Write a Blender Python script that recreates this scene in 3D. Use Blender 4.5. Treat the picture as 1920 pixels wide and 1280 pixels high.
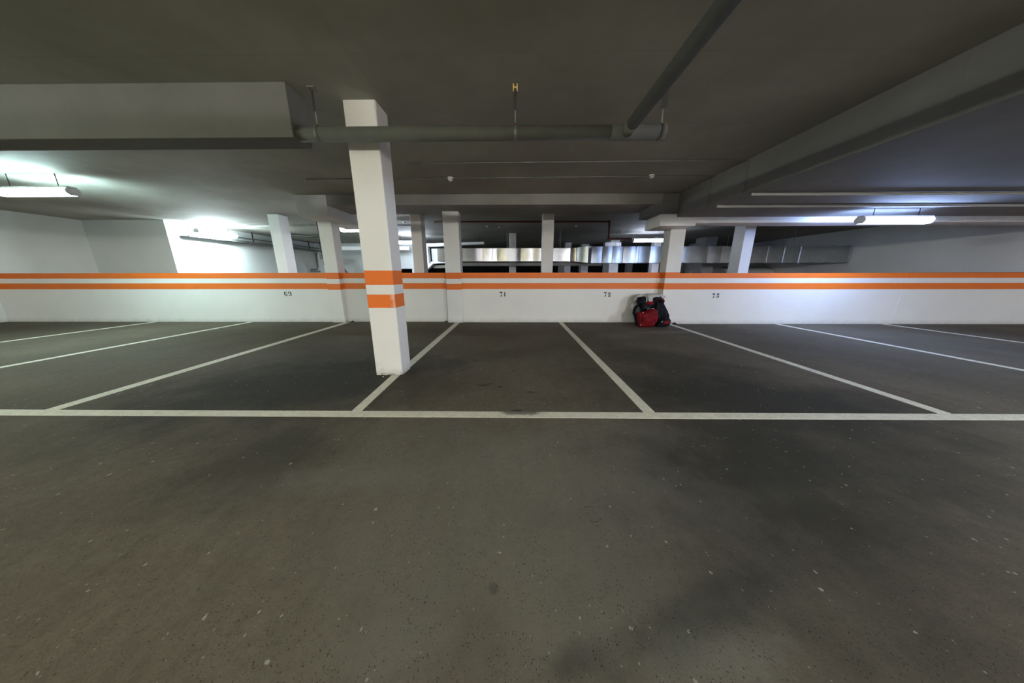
import bpy, bmesh, math, random
from mathutils import Vector, Matrix, noise
random.seed(7)
S = bpy.context.scene
COL = S.collection
for o in list(bpy.data.objects):
    bpy.data.objects.remove(o)

# ------------------------------------------------------------------ camera
F_PX, PITCH, ROLL, YAW, EYE = 514.67, 0.237443, -0.0012177, -0.011075, 1.15
def cam_matrix():
    cy, sy, cp, sp = math.cos(YAW), math.sin(YAW), math.cos(PITCH), math.sin(PITCH)
    fwd = Vector((sy*cp, cy*cp, -sp)); right = Vector((cy, -sy, 0)); up = right.cross(fwd)
    cr, sr = math.cos(ROLL), math.sin(ROLL)
    r2 = right*cr + up*sr; u2 = -right*sr + up*cr
    m = Matrix((r2, u2, -fwd)).transposed().to_4x4()
    m.translation = Vector((0, 0, EYE))
    return m
cam_d = bpy.data.cameras.new('camera')
cam_d.sensor_fit = 'HORIZONTAL'; cam_d.sensor_width = 36.0
cam_d.lens = F_PX/1920*36.0
cam_d.clip_start = 0.03; cam_d.clip_end = 200
cam = bpy.data.objects.new('camera', cam_d); COL.objects.link(cam)
cam.matrix_world = cam_matrix()
S.camera = cam
# ------------------------------------------------------------------ world, exposure
w = bpy.data.worlds.new('world'); S.world = w; w.use_nodes = True
w.node_tree.nodes['Background'].inputs[0].default_value = (0.5, 0.55, 0.6, 1)
w.node_tree.nodes['Background'].inputs[1].default_value = 0.0
S.view_settings.view_transform = 'Standard'
S.view_settings.look = 'None'
S.view_settings.gamma = 1.0
S.view_settings.use_curve_mapping = False
S.view_settings.exposure = 3.04
# lamps: colour and strength of every fluorescent batten (the tubes themselves are built further down)
#   (x, y, z of the diffuser centre, length, yaw, colour, strength, label)
WARM = (1.0, 0.96, 0.76); COOL = (0.80, 0.93, 1.0); BLUE = (0.68, 0.80, 1.0); GREEN = (0.85, 1.0, 0.95)
LAMPS = [
    (-1.2, -3.6, 2.42, 1.25, 0, (1.0, 0.912, 0.5), 18.36, 'batten lamp hanging over the driving aisle behind the viewer'),
    (4.6, -6.5, 2.42, 1.25, 0, (1.0, 0.933, 0.92), 98.21, 'added unseen batten lamp far behind the viewer on the right'),  # this and the next two: unseen lamps added to brighten the low wall
    (-5.6, -6.5, 2.42, 1.25, 0, (1.0, 1.0, 0.833), 4.05, 'added unseen batten lamp far behind the viewer on the left'),
    (1.0, -10.5, 2.42, 1.25, 0, (0.75, 0.781, 1.0), 21.6, 'added unseen batten lamp at the very back of the garage'),
    (7.6, -1.8, 2.42, 1.25, 90, (0.76, 0.87, 1.0), 85.93, 'added unseen batten lamp over the right end of the driving aisle'),  # aisle-end pair, unseen, added to light the low wall evenly
    (-8.2, -0.8, 2.42, 1.25, 90, (0.935, 1.0, 0.857), 43.03, 'added unseen batten lamp over the left end of the driving aisle'),
    (-7.9, 4.9, 2.5, 1.25, 0, (0.714, 1.0, 1.0), 14.17, 'batten lamp above the bays left of number 69'),
    (6.9, 5.45, 2.12, 1.25, 0, (0.4, 0.56, 1.0), 11.81, 'batten lamp under the dropped slab right of bay 73'),
    (-4.52, 8.6, 2.47, 1.25, 0, (0.857, 0.943, 1.0), 7.1, 'lit batten lamp half hidden behind the front column, nearest beyond the low wall'),
    (-4.3, 11.9, 2.47, 1.25, 0, (0.714, 0.8, 1.0), 11.69, 'lit batten lamp seen between the front column and the narrow column behind it'),
    (5.22, 11.4, 2.47, 1.22, 0, (0.698, 0.767, 1.0), 7.25, 'lit batten lamp hanging above the metal duct beside the right wall column'),
    (-9.85, 9.55, 2.5, 1.25, 90, (0.795, 0.955, 1.0), 32.06, 'added hidden batten lamp beyond the low wall, lighting the white left wall'),  # added out of view to brighten the far white wall
]
H_CEIL = 2.765

# ------------------------------------------------------------------ node helpers
class NT:
    def __init__(self, name):
        self.m = bpy.data.materials.new(name); self.m.use_nodes = True
        self.t = self.m.node_tree; self.n = self.t.nodes
        self.b = self.n['Principled BSDF']
        self.geo = self.n.new('ShaderNodeNewGeometry')
        self.pos = self.geo.outputs['Position']
    def link(self, a, b): self.t.links.new(a, b)
    def _in(self, sock, v):
        if isinstance(v, (int, float)): sock.default_value = v
        elif isinstance(v, tuple): sock.default_value = v if len(v) == 4 or sock.type == 'VECTOR' else (*v, 1)
        else: self.link(v, sock)
    def math(self, op, a, b=None, c=None, clamp=False):
        n = self.n.new('ShaderNodeMath'); n.operation = op; n.use_clamp = clamp
        self._in(n.inputs[0], a)
        if b is not None: self._in(n.inputs[1], b)
        if c is not None: self._in(n.inputs[2], c)
        return n.outputs[0]
    def mix(self, f, a, b, mode='MIX'):
        n = self.n.new('ShaderNodeMix'); n.data_type = 'RGBA'; n.blend_type = mode
        self._in(n.inputs[0], f); self._in(n.inputs[6], a); self._in(n.inputs[7], b)
        return n.outputs[2]
    def noise(self, scale, detail=4, rough=0.5, vec=None, dist=0):
        n = self.n.new('ShaderNodeTexNoise'); n.inputs['Scale'].default_value = scale
        n.inputs['Detail'].default_value = detail; n.inputs['Roughness'].default_value = rough
        n.inputs['Distortion'].default_value = dist
        self.link(vec or self.pos, n.inputs['Vector']); return n.outputs['Fac']
    def voro(self, scale, feature='F1', vec=None, rnd=1.0):
        n = self.n.new('ShaderNodeTexVoronoi'); n.feature = feature
        n.inputs['Scale'].default_value = scale; n.inputs['Randomness'].default_value = rnd
        self.link(vec or self.pos, n.inputs['Vector']); return n
    def ramp(self, f, stops):
        n = self.n.new('ShaderNodeValToRGB'); cr = n.color_ramp
        while len(cr.elements) < len(stops): cr.elements.new(0.5)
        for e, (p, c) in zip(cr.elements, stops):
            e.position = p; e.color = (c, c, c, 1) if isinstance(c, (int, float)) else (*c, 1)
        self.link(f, n.inputs[0]); return n.outputs[0]
    def smooth(self, v, lo, hi):
        n = self.n.new('ShaderNodeMapRange'); n.interpolation_type = 'SMOOTHSTEP'
        self._in(n.inputs[0], v); n.inputs[1].default_value = lo; n.inputs[2].default_value = hi
        return n.outputs[0]
    def sep(self, vec=None):
        n = self.n.new('ShaderNodeSeparateXYZ'); self.link(vec or self.pos, n.inputs[0]); return n.outputs
    def scalevec(self, s, off=(0, 0, 0)):
        n = self.n.new('ShaderNodeMapping'); n.inputs['Scale'].default_value = s
        n.inputs['Location'].default_value = off
        self.link(self.pos, n.inputs['Vector']); return n.outputs[0]
    def bump(self, h, strength=0.3, dist=0.01):
        n = self.n.new('ShaderNodeBump'); n.inputs['Strength'].default_value = strength
        n.inputs['Distance'].default_value = dist; self.link(h, n.inputs['Height'])
        self.link(n.outputs[0], self.b.inputs['Normal'])
    def color(self, c): self._in(self.b.inputs['Base Color'], c)
    def rough(self, r): self._in(self.b.inputs['Roughness'], r)
    def metal(self, v): self.b.inputs['Metallic'].default_value = v
    def patch(self, cx, cy, rx, ry, seed=0.0, soft=0.5, nscale=2.0, ang=0.0, amp=0.9):
        """ragged mask at (cx, cy) on the floor"""
        x, y, z = self.sep()
        dx = self.math('SUBTRACT', x, cx); dy = self.math('SUBTRACT', y, cy)
        ca, sa = math.cos(ang), math.sin(ang)
        u = self.math('ADD', self.math('MULTIPLY', dx, ca/rx), self.math('MULTIPLY', dy, sa/rx))
        v = self.math('ADD', self.math('MULTIPLY', dx, -sa/ry), self.math('MULTIPLY', dy, ca/ry))
        d = self.math('SQRT', self.math('ADD', self.math('MULTIPLY', u, u), self.math('MULTIPLY', v, v)))
        nz = self.noise(nscale, 5, 0.6, self.scalevec((1, 1, 1), (seed, seed*1.7, seed*0.3)))
        d = self.math('ADD', d, self.math('MULTIPLY', self.math('SUBTRACT', nz, 0.5), amp*2))
        return self.math('SUBTRACT', 1.0, self.smooth(d, 1-soft, 1+soft))

def simple(name, col, rough=0.6, metal=0.0, nscale=0, namp=0.15, bump=0, bscale=40):
    t = NT(name)
    if nscale:
        f = t.noise(nscale, 5, 0.6)
        lo = tuple(c*(1-namp) for c in col); hi = tuple(min(1, c*(1+namp)) for c in col)
        t.color(t.mix(t.smooth(f, 0.3, 0.7), lo, hi))
    else: t.color(col)
    t.rough(rough); t.metal(metal)
    if 'nylon' in name or 'webbing' in name: t.b.inputs['Specular IOR Level'].default_value = 0.15
    if bump: t.bump(t.noise(bscale, 5, 0.6), bump, 0.004)
    return t.m

WHITE = (0.76, 0.76, 0.735); ORANGE = (0.80, 0.172, 0.016)
def painted(name, bands, wear=None, base=WHITE, dirt=True):
    t = NT(name); x, y, z = t.sep()
    wob = t.math('MULTIPLY', t.math('SUBTRACT', t.noise(3.0, 3), 0.5), 0.006)
    zz = t.math('ADD', z, wob)
    mask = 0.0
    for lo, hi in bands:
        m = t.math('MULTIPLY', t.math('GREATER_THAN', zz, lo), t.math('LESS_THAN', zz, hi))
        mask = m if isinstance(mask, float) else t.math('ADD', mask, m)
    if wear:      # rubbed-through corner of the lower band
        (cx, cz, r) = wear
        dx = t.math('SUBTRACT', x, cx); ww = t.smooth(dx, -r, 0.0)
        ww = t.math('MULTIPLY', ww, t.smooth(t.noise(14, 3, 0.5), 0.15, 0.7)); ww = t.math('MULTIPLY', ww, t.math('LESS_THAN', y, 3.053)); ww = t.math('MULTIPLY', ww, t.math('LESS_THAN', x, -1.3345))
        ww = t.math('MULTIPLY', ww, t.math('LESS_THAN', z, cz))
        mask = t.math('MULTIPLY', mask, t.math('SUBTRACT', 1.0, t.math('MULTIPLY', ww, 0.6)))
    fine = t.smooth(t.noise(1.3, 6, 0.6), 0.25, 0.75)
    w0 = t.mix(fine, tuple(c*0.94 for c in base), base)
    if dirt:
        low = t.math('MULTIPLY', t.smooth(t.math('ADD', z, t.math('MULTIPLY', t.noise(5, 5, 0.7), 0.16)), 0.20, 0.05), 0.55)
        w0 = t.mix(low, w0, (0.36, 0.35, 0.31))
        sp = t.voro(9.0); spots = t.math('LESS_THAN', sp.outputs['Distance'], 0.035)
        w0 = t.mix(t.math('MULTIPLY', spots, 0.5), w0, (0.2, 0.2, 0.18))
    if wear:      # cracked, scuffed foot
        crack = t.math('LESS_THAN', t.math('ABSOLUTE', t.math('SUBTRACT', t.noise(7, 5, 0.7), 0.5)), 0.014)
        foot = t.math('MULTIPLY', t.smooth(z, 0.20, 0.02), t.smooth(x, -1.50, -1.62))
        w0 = t.mix(t.math('MULTIPLY', t.math('MULTIPLY', crack, foot), 0.8), w0, (0.12, 0.12, 0.11))
        knock = t.math('MULTIPLY', t.smooth(z, 0.035, 0.005), t.smooth(t.noise(22, 4, 0.7), 0.45, 0.6))
        w0 = t.mix(t.math('MULTIPLY', knock, 0.8), w0, (0.10, 0.095, 0.08))
    og = t.mix(fine, tuple(c*0.93 for c in ORANGE), ORANGE)
    t.color(t.mix(mask, w0, og) if bands else w0)
    t.rough(0.55)
    t.bump(t.noise(60, 4, 0.6), 0.12, 0.003)
    return t.m

M = {}
M['wall'] = painted('striped wall paint', [(0.820, 0.962), (1.075, 1.207)])
M['pilaster'] = painted('striped pilaster paint', [(0.806, 0.946), (1.060, 1.207)])
M['column_front'] = painted('striped column paint', [(0.796, 0.943), (1.047, 1.200)], wear=(-1.33, 0.96, 0.07))
M['white'] = painted('plain white paint', [], dirt=False)
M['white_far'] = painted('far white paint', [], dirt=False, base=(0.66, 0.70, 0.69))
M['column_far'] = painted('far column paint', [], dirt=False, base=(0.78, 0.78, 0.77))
M['lintel'] = simple('pale lintel concrete', (0.86, 0.86, 0.88), 0.7, nscale=1.5, namp=0.06)

def concrete(name, base, bump=0.15, joint=True):
    t = NT(name)
    big = t.smooth(t.noise(0.8, 5, 0.55), 0.3, 0.7)
    med = t.smooth(t.noise(5.0, 6, 0.65), 0.3, 0.75)
    c = t.mix(big, tuple(v*0.82 for v in base), tuple(v*1.1 for v in base))
    c = t.mix(t.math('MULTIPLY', med, 0.25), c, tuple(v*0.7 for v in base))
    if joint:   # faint formwork board joints
        x, y, z = t.sep()
        fx = t.math('ABSOLUTE', t.math('SUBTRACT', t.math('FRACT', t.math('MULTIPLY', x, 0.4)), 0.5))
        fy = t.math('ABSOLUTE', t.math('SUBTRACT', t.math('FRACT', t.math('MULTIPLY', y, 1.0)), 0.5))
        j = t.math('MAXIMUM', t.math('LESS_THAN', fx, 0.0022), t.math('LESS_THAN', fy, 0.005))
        c = t.mix(t.math('MULTIPLY', j, 0.16), c, tuple(v*0.45 for v in base))
    t.color(c); t.rough(0.8); t.bump(t.noise(35, 5, 0.6), bump, 0.004)
    return t.m
M['ceiling'] = concrete('ceiling concrete', (0.34, 0.34, 0.30))
M['beam'] = concrete('beam concrete', (0.30, 0.295, 0.28), joint=False)
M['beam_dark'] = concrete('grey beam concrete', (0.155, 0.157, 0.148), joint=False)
M['drop_box'] = concrete('light grey drop box', (0.78, 0.79, 0.79), joint=False)
M['slab'] = concrete('dropped slab concrete', (0.20, 0.20, 0.20), joint=True)

def floor_mat():
    t = NT('worn parking floor')
    base = (0.148, 0.126, 0.092)
    big = t.smooth(t.noise(0.55, 5, 0.55), 0.3, 0.72)
    c = t.mix(big, tuple(v*0.78 for v in base), tuple(v*1.12 for v in base))
    clouds = t.smooth(t.noise(1.6, 6, 0.62, dist=0.6), 0.45, 0.8)
    c = t.mix(t.math('MULTIPLY', clouds, 0.32), c, (0.20, 0.19, 0.155))
    reddish = t.smooth(t.noise(1.1, 3, 0.5, t.scalevec((1, 1, 1), (7, 3, 0))), 0.55, 0.75)
    c = t.mix(t.math('MULTIPLY', reddish, 0.35), c, (0.155, 0.115, 0.09))
    streak = t.smooth(t.noise(9, 4, 0.6, t.scalevec((1, 0.22, 1))), 0.4, 0.8)
    c = t.mix(t.math('MULTIPLY', streak, 0.30), c, (0.075, 0.07, 0.055))
    grain = t.noise(120, 4, 0.7)
    c = t.mix(t.math('MULTIPLY', t.smooth(grain, 0.35, 0.7), 0.30), c, (0.055, 0.052, 0.042))
    mott = t.smooth(t.noise(22, 6, 0.75), 0.38, 0.68)
    c = t.mix(t.math('MULTIPLY', mott, 0.36), c, (0.06, 0.056, 0.044))
    # wide patches and slanting band: shade painted into the floor; small ones: oily spots
    for (cx, cy, rx, ry, sd, k, soft, ang, ns) in [
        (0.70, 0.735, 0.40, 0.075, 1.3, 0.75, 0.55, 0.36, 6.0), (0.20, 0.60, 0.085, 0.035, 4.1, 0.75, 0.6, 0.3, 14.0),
        (1.5, 1.40, 1.0, 0.6, 8.2, 0.9, 0.8, 0.3, 3.0), (2.25, 2.45, 1.3, 0.7, 2.2, 0.9, 0.7, -0.2, 2.4), (2.0, 3.7, 0.9, 0.5, 7.2, 0.55, 0.7, -0.3, 2.4),
        (-2.3, 2.85, 1.3, 0.95, 5.5, 0.95, 0.7, 0.2, 2.6), (-2.7, 4.2, 0.8, 0.6, 6.5, 0.35, 0.7, 0.2, 2.4),
        (-1.6, 1.5, 0.40, 0.35, 3.3, 0.6, 0.7, 0.5, 4.0), (0.02, 2.19, 0.045, 0.022, 9.1, 0.85, 0.5, 0.0, 30.0),
        (-0.346, 2.752, 0.06, 0.018, 2.0, 0.85, 0.4, 0.1, 40.0), (-0.28, 2.79, 0.05, 0.014, 5.0, 0.85, 0.4, 0.1, 40.0),
        (-0.155, 2.71, 0.022, 0.018, 3.0, 0.9, 0.3, 0.0, 50.0), (0.16, 2.577, 0.05, 0.02, 6.0, 0.5, 0.4, 0.0, 40.0),
        (-0.08, 0.789, 0.017, 0.022, 1.0, 0.8, 0.4, 0.5, 40.0), (-1.62, 2.96, 0.13, 0.05, 2.0, 0.6, 0.5, 0.0, 12.0)]:
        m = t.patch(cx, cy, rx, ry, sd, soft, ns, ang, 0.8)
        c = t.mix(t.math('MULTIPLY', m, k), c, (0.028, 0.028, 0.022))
    for (cx, cy, rx, ry, sd, k, ns) in [(2.05, 5.25, 0.45, 0.22, 3.1, 0.35, 5.0), (3.1, 5.6, 0.75, 0.12, 6.1, 0.40, 5.0),
                                    (0.62, 0.60, 0.20, 0.07, 2.6, 0.30, 9.0), (-1.05, 1.35, 0.5, 0.10, 1.1, 0.16, 5.0),
                                    (-0.42, 0.62, 0.16, 0.09, 1.9, 0.20, 12.0), (0.0, 1.2, 1.0, 0.75, 2.9, 0.30, 3.0)]:  # pale patches; the largest paints a brighter middle into the floor colour
        m = t.patch(cx, cy, rx, ry, sd, 0.7, ns, 0.1, 0.9)
        c = t.mix(t.math('MULTIPLY', m, k), c, (0.24, 0.235, 0.21))
    # round mark left by a tin
    x_, y_, z_ = t.sep()
    rr = t.math('SQRT', t.math('ADD', t.math('POWER', t.math('SUBTRACT', x_, 0.383), 2.0), t.math('POWER', t.math('SUBTRACT', y_, 1.125), 2.0)))
    ring = t.math('MULTIPLY', t.math('LESS_THAN', t.math('ABSOLUTE', t.math('SUBTRACT', rr, 0.045)), 0.003), t.math('GREATER_THAN', t.noise(25, 3), 0.48))
    c = t.mix(t.math('MULTIPLY', ring, 0.5), c, (0.02, 0.02, 0.015))
    # pits and pale paint flecks in several sizes
    allp = None
    for sc, th, lim, off in ((105, 0.17, 0.45, 0), (70, 0.13, 0.66, 5), (170, 0.20, 0.4, 9)):
        v_ = t.scalevec((1, 0.8, 1), (off*0.37, off*0.21, 0)); pv = t.voro(sc, vec=v_)
        sepc = t.n.new('ShaderNodeSeparateColor'); t.link(pv.outputs['Color'], sepc.inputs[0])
        pm = t.math('LESS_THAN', t.math('ADD', pv.outputs['Distance'], t.math('MULTIPLY', t.math('SUBTRACT', t.noise(sc*4, 2, 0.6), 0.5), 0.22)), t.math('MULTIPLY', sepc.outputs[1], th*1.6))
        pm = t.math('MULTIPLY', pm, t.math('GREATER_THAN', sepc.outputs[0], lim))
        pm = t.math('MULTIPLY', pm, t.math('GREATER_THAN', t.noise(3.1+off, 4, 0.65), 0.47))
        allp = pm if allp is None else t.math('MAXIMUM', allp, pm)
    pits = allp
    c = t.mix(t.math('MULTIPLY', pits, 0.7), c, (0.018, 0.018, 0.013))
    for sc, th, lim, k, off in ((11, 0.085, 0.45, 0.75, 3), (24, 0.13, 0.62, 0.6, 8), (55, 0.16, 0.80, 0.5, 12)):
        wv = t.voro(sc, vec=t.scalevec((1, 0.8, 1), (off*1.1, off*0.57, 0)))
        sw = t.n.new('ShaderNodeSeparateColor'); t.link(wv.outputs['Color'], sw.inputs[0])
        dd = t.math('ADD', wv.outputs['Distance'], t.math('MULTIPLY', t.math('SUBTRACT', t.noise(sc*9, 3, 0.7), 0.5), 0.28))
        fl = t.math('MULTIPLY', t.math('LESS_THAN', dd, t.math('MULTIPLY', sw.outputs[1], th)), t.math('GREATER_THAN', sw.outputs[0], lim))
        c = t.mix(t.math('MULTIPLY', fl, k), c, (0.42, 0.41, 0.36))
    t.color(c)
    t.rough(0.88); t.b.inputs['Specular IOR Level'].default_value = 0.2
    t.bump(t.math('SUBTRACT', t.noise(90, 5, 0.75), t.math('MULTIPLY', pits, 0.8)), 0.45, 0.005)
    return t.m
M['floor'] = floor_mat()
def line_mat():
    t = NT('worn line paint')
    c = t.mix(t.smooth(t.noise(14, 5, 0.7), 0.3, 0.7), (0.62, 0.60, 0.49), (0.76, 0.735, 0.61))
    sp = t.smooth(t.noise(90, 4, 0.75), 0.52, 0.66)
    c = t.mix(t.math('MULTIPLY', sp, 0.45), c, (0.16, 0.155, 0.125))
    blot = t.patch(0.05, 2.15, 0.16, 0.045, 9.1, 0.4, 14.0, 0, 0.9)
    c = t.mix(t.math('MULTIPLY', blot, 0.8), c, (0.05, 0.05, 0.035))
    t.color(c); t.rough(0.7); return t.m
M['line'] = line_mat()
M['galv'] = simple('galvanised steel', (0.40, 0.415, 0.415), 0.26, 0.95, nscale=6, namp=0.08)
M['galv_dull'] = simple('dull galvanised steel', (0.22, 0.23, 0.22), 0.55, 0.6, nscale=8, namp=0.15)
M['pipe'] = simple('grey drain pipe', (0.115, 0.12, 0.108), 0.85, 0.0, nscale=7, namp=0.08)
M['iron'] = simple('dark hanger steel', (0.035, 0.035, 0.032), 0.6, 0.4)
M['brass'] = simple('yellow zinc bracket', (0.85, 0.62, 0.28), 0.35, 0.6)
M['red_pipe'] = simple('red sprinkler pipe', (0.10, 0.014, 0.013), 0.5)
M['plastic_white'] = simple('white plastic', (0.72, 0.72, 0.70), 0.45)
M['lamp_body'] = simple('lamp housing', (0.62, 0.63, 0.63), 0.5)
M['ink'] = simple('black stencil paint', (0.022, 0.024, 0.026), 0.7, nscale=60, namp=0.5)
M['dark_wall'] = simple('unlit far concrete', (0.05, 0.052, 0.055), 0.9, nscale=2, namp=0.3)  # darkness of the far end put into the base colour
M['red_cloth'] = simple('dark red nylon', (0.165, 0.006, 0.011), 0.7, nscale=7, namp=0.45, bump=0.5, bscale=22)
M['navy_cloth'] = simple('black navy nylon', (0.009, 0.011, 0.018), 0.75, nscale=9, namp=0.4, bump=0.5, bscale=25)
M['black_cloth'] = simple('black nylon', (0.006, 0.007, 0.009), 0.75, nscale=9, namp=0.4, bump=0.5, bscale=25)
M['maroon'] = simple('maroon nylon', (0.085, 0.008, 0.014), 0.7)
M['maroon_black'] = simple('black maroon nylon', (0.022, 0.006, 0.010), 0.7)
M['mesh_cloth'] = simple('grey mesh fabric', (0.055, 0.055, 0.065), 0.8, nscale=40, namp=0.4)
M['strap'] = simple('webbing strap', (0.02, 0.02, 0.024), 0.8)
M['reflect'] = simple('pale trim', (0.42, 0.43, 0.45), 0.5)
def plastic_bag():
    t = NT('grey white plastic film')
    c = t.mix(t.smooth(t.noise(18, 5, 0.7, dist=1.0), 0.35, 0.65), (0.42, 0.43, 0.44), (0.70, 0.71, 0.71))
    p = t.math('GREATER_THAN', t.noise(30, 2, 0.5, t.scalevec((1, 1, 1), (4, 1, 2))), 0.63)
    c = t.mix(t.math('MULTIPLY', p, 0.5), c, (0.35, 0.28, 0.24))
    t.color(c); t.rough(0.45); t.bump(t.noise(25, 5, 0.7, dist=1.5), 0.8, 0.01); return t.m
M['film'] = plastic_bag()
def emit(name, col, strength):
    t = NT(name); t.color((0.8, 0.8, 0.8))
    t.b.inputs['Emission Color'].default_value = (*col, 1)
    t.b.inputs['Emission Strength'].default_value = strength
    return t.m

# ------------------------------------------------------------------ mesh helpers
def obj(name, bm, mat, parent=None, smooth=False, label=None, bevel=0):
    bmesh.ops.recalc_face_normals(bm, faces=bm.faces)
    me = bpy.data.meshes.new(name); bm.to_mesh(me); bm.free()
    o = bpy.data.objects.new(name, me); COL.objects.link(o)
    me.materials.append(mat)
    if smooth:
        for p in me.polygons: p.use_smooth = True
    if bevel:
        b = o.modifiers.new('bevel', 'BEVEL'); b.width = bevel; b.segments = 2; b.limit_method = 'ANGLE'
    if parent:
        o.parent = parent
        o.matrix_parent_inverse = Matrix.Translation(-parent.location) if parent.location.length else Matrix.Identity(4)
        # parts are modelled in world space
    if label: o['label'] = label
    return o
def tag(o, label, cat, group=None, kind=None):
    o['label'] = label; o['category'] = cat
    if group: o['group'] = group
    if kind: o['kind'] = kind
    return o
def struct(name, bm, mat, parent=None, label=None, bevel=0):
    o = obj(name, bm, mat, parent, bevel=bevel)
    if not parent: o['kind'] = 'structure'
    if label: o['label'] = label
    return o
def thing(name, label, cat, loc, group=None):
    o = bpy.data.objects.new(name, None); COL.objects.link(o); o.location = loc
    o.empty_display_size = 0.1
    o['label'] = label; o['category'] = cat
    if group: o['group'] = group
    return o
def box(bm, x0, x1, y0, y1, z0, z1):
    vs = [bm.verts.new(p) for p in ((x0,y0,z0),(x1,y0,z0),(x1,y1,z0),(x0,y1,z0),(x0,y0,z1),(x1,y0,z1),(x1,y1,z1),(x0,y1,z1))]
    for f in ((0,3,2,1),(4,5,6,7),(0,1,5,4),(1,2,6,5),(2,3,7,6),(3,0,4,7)):
        bm.faces.new([vs[i] for i in f])
    return bm
def B(*a): return box(bmesh.new(), *a)
def tube(bm, pts, r, n=14, cap=True):
    pts = [Vector(p) for p in pts]; rings = []
    rr = r if isinstance(r, (list, tuple)) else [r]*len(pts)
    for i, p in enumerate(pts):
        a = pts[max(i-1, 0)]; b = pts[min(i+1, len(pts)-1)]
        d = (b-a).normalized()
        ref = Vector((0, 0, 1)) if abs(d.z) < 0.9 else Vector((0, 1, 0))
        u = d.cross(ref).normalized(); v = d.cross(u)
        rings.append([bm.verts.new(p + (u*math.cos(t)+v*math.sin(t))*rr[i]) for t in [2*math.pi*k/n for k in range(n)]])
    for r0, r1 in zip(rings, rings[1:]):
        for k in range(n):
            bm.faces.new([r0[k], r0[(k+1)%n], r1[(k+1)%n], r1[k]])
    if cap:
        bm.faces.new(rings[0]); bm.faces.new(rings[-1])
    return bm
def prism(bm, poly, axis, a, b):
    """extrude a 2-D outline along an axis: 'x' (y,z outline), 'y' (x,z), 'z' (x,y)"""
    def P(u, v, w): return {'x': (w, u, v), 'y': (u, w, v), 'z': (u, v, w)}[axis]
    A = [bm.verts.new(P(u, v, a)) for u, v in poly]; C = [bm.verts.new(P(u, v, b)) for u, v in poly]
    bm.faces.new(A); bm.faces.new(C)
    n = len(poly)
    for i in range(n): bm.faces.new([A[i], A[(i+1)%n], C[(i+1)%n], C[i]])
    return bm
def lathe(bm, prof, c, n=20, axis='z'):
    rings = []
    for r, h in prof:
        ring = []
        for k in range(n):
            a = 2*math.pi*k/n
            p = (c[0]+r*math.cos(a), c[1]+r*math.sin(a), c[2]+h)
            ring.append(bm.verts.new(p))
        rings.append(ring)
    for r0, r1 in zip(rings, rings[1:]):
        for k in range(n): bm.faces.new([r0[k], r0[(k+1)%n], r1[(k+1)%n], r1[k]])
    bm.faces.new(rings[0]); bm.faces.new(rings[-1])
    return bm

# ------------------------------------------------------------------ the shell
XL, XR, YN, YF = -13.0, 12.5, -14.0, 27.0
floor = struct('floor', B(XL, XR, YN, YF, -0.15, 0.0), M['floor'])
ceiling = struct('ceiling', B(XL, XR, YN, YF, H_CEIL, H_CEIL+0.2), M['ceiling'])
struct('wall_left', B(XL-0.2, XL, YN, 9.0, 0, H_CEIL), M['wall'])
struct('wall_right', B(XR, XR+0.2, YN, YF, 0, H_CEIL), M['wall'])
struct('wall_near', B(XL, XR, YN-0.2, YN, 0, H_CEIL), M['wall'])
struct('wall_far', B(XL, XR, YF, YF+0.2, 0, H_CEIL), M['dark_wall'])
# white wall beyond the parapet on the left, and its return
bm = B(-10.70, -10.5, 8.9, 16.0, 0, H_CEIL); box(bm, XL, -10.5, 8.7, 8.9, 0, H_CEIL)
struct('wall_far_left', bm, M['white_far'])
bm = B(-10.5, -6.25, 15.0, 15.2, 0, H_CEIL)
struct('wall_far_middle', bm, M['white_far'])
bm = B(-6.25, -4.96, 14.0, 14.2, 1.46, H_CEIL); box(bm, -5.10, -4.96, 14.01, 14.2, 0, 1.459)
struct('wall_far_hanging', bm, M['white_far'])

# low striped wall with the bay numbers
bm = bmesh.new()
WT = 1.205
box(bm, XL, -4.57, 6.83, 7.00, 0, WT)
box(bm, -4.25, -1.665, 6.87, 7.02, 0, WT)
box(bm, -1.30, 3.475, 6.79, 6.98, 0, WT)
prism(bm, [(3.56, 6.572), (9.0, 6.578), (9.0, 6.80), (3.56, 6.80)], 'z', 0, 1.185)
box(bm, 9.0, XR, 6.572, 6.80, 0, 1.185)
parapet = struct('wall_middle', bm, M['wall'], label='low white wall with two orange stripes and black bay numbers')
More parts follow.
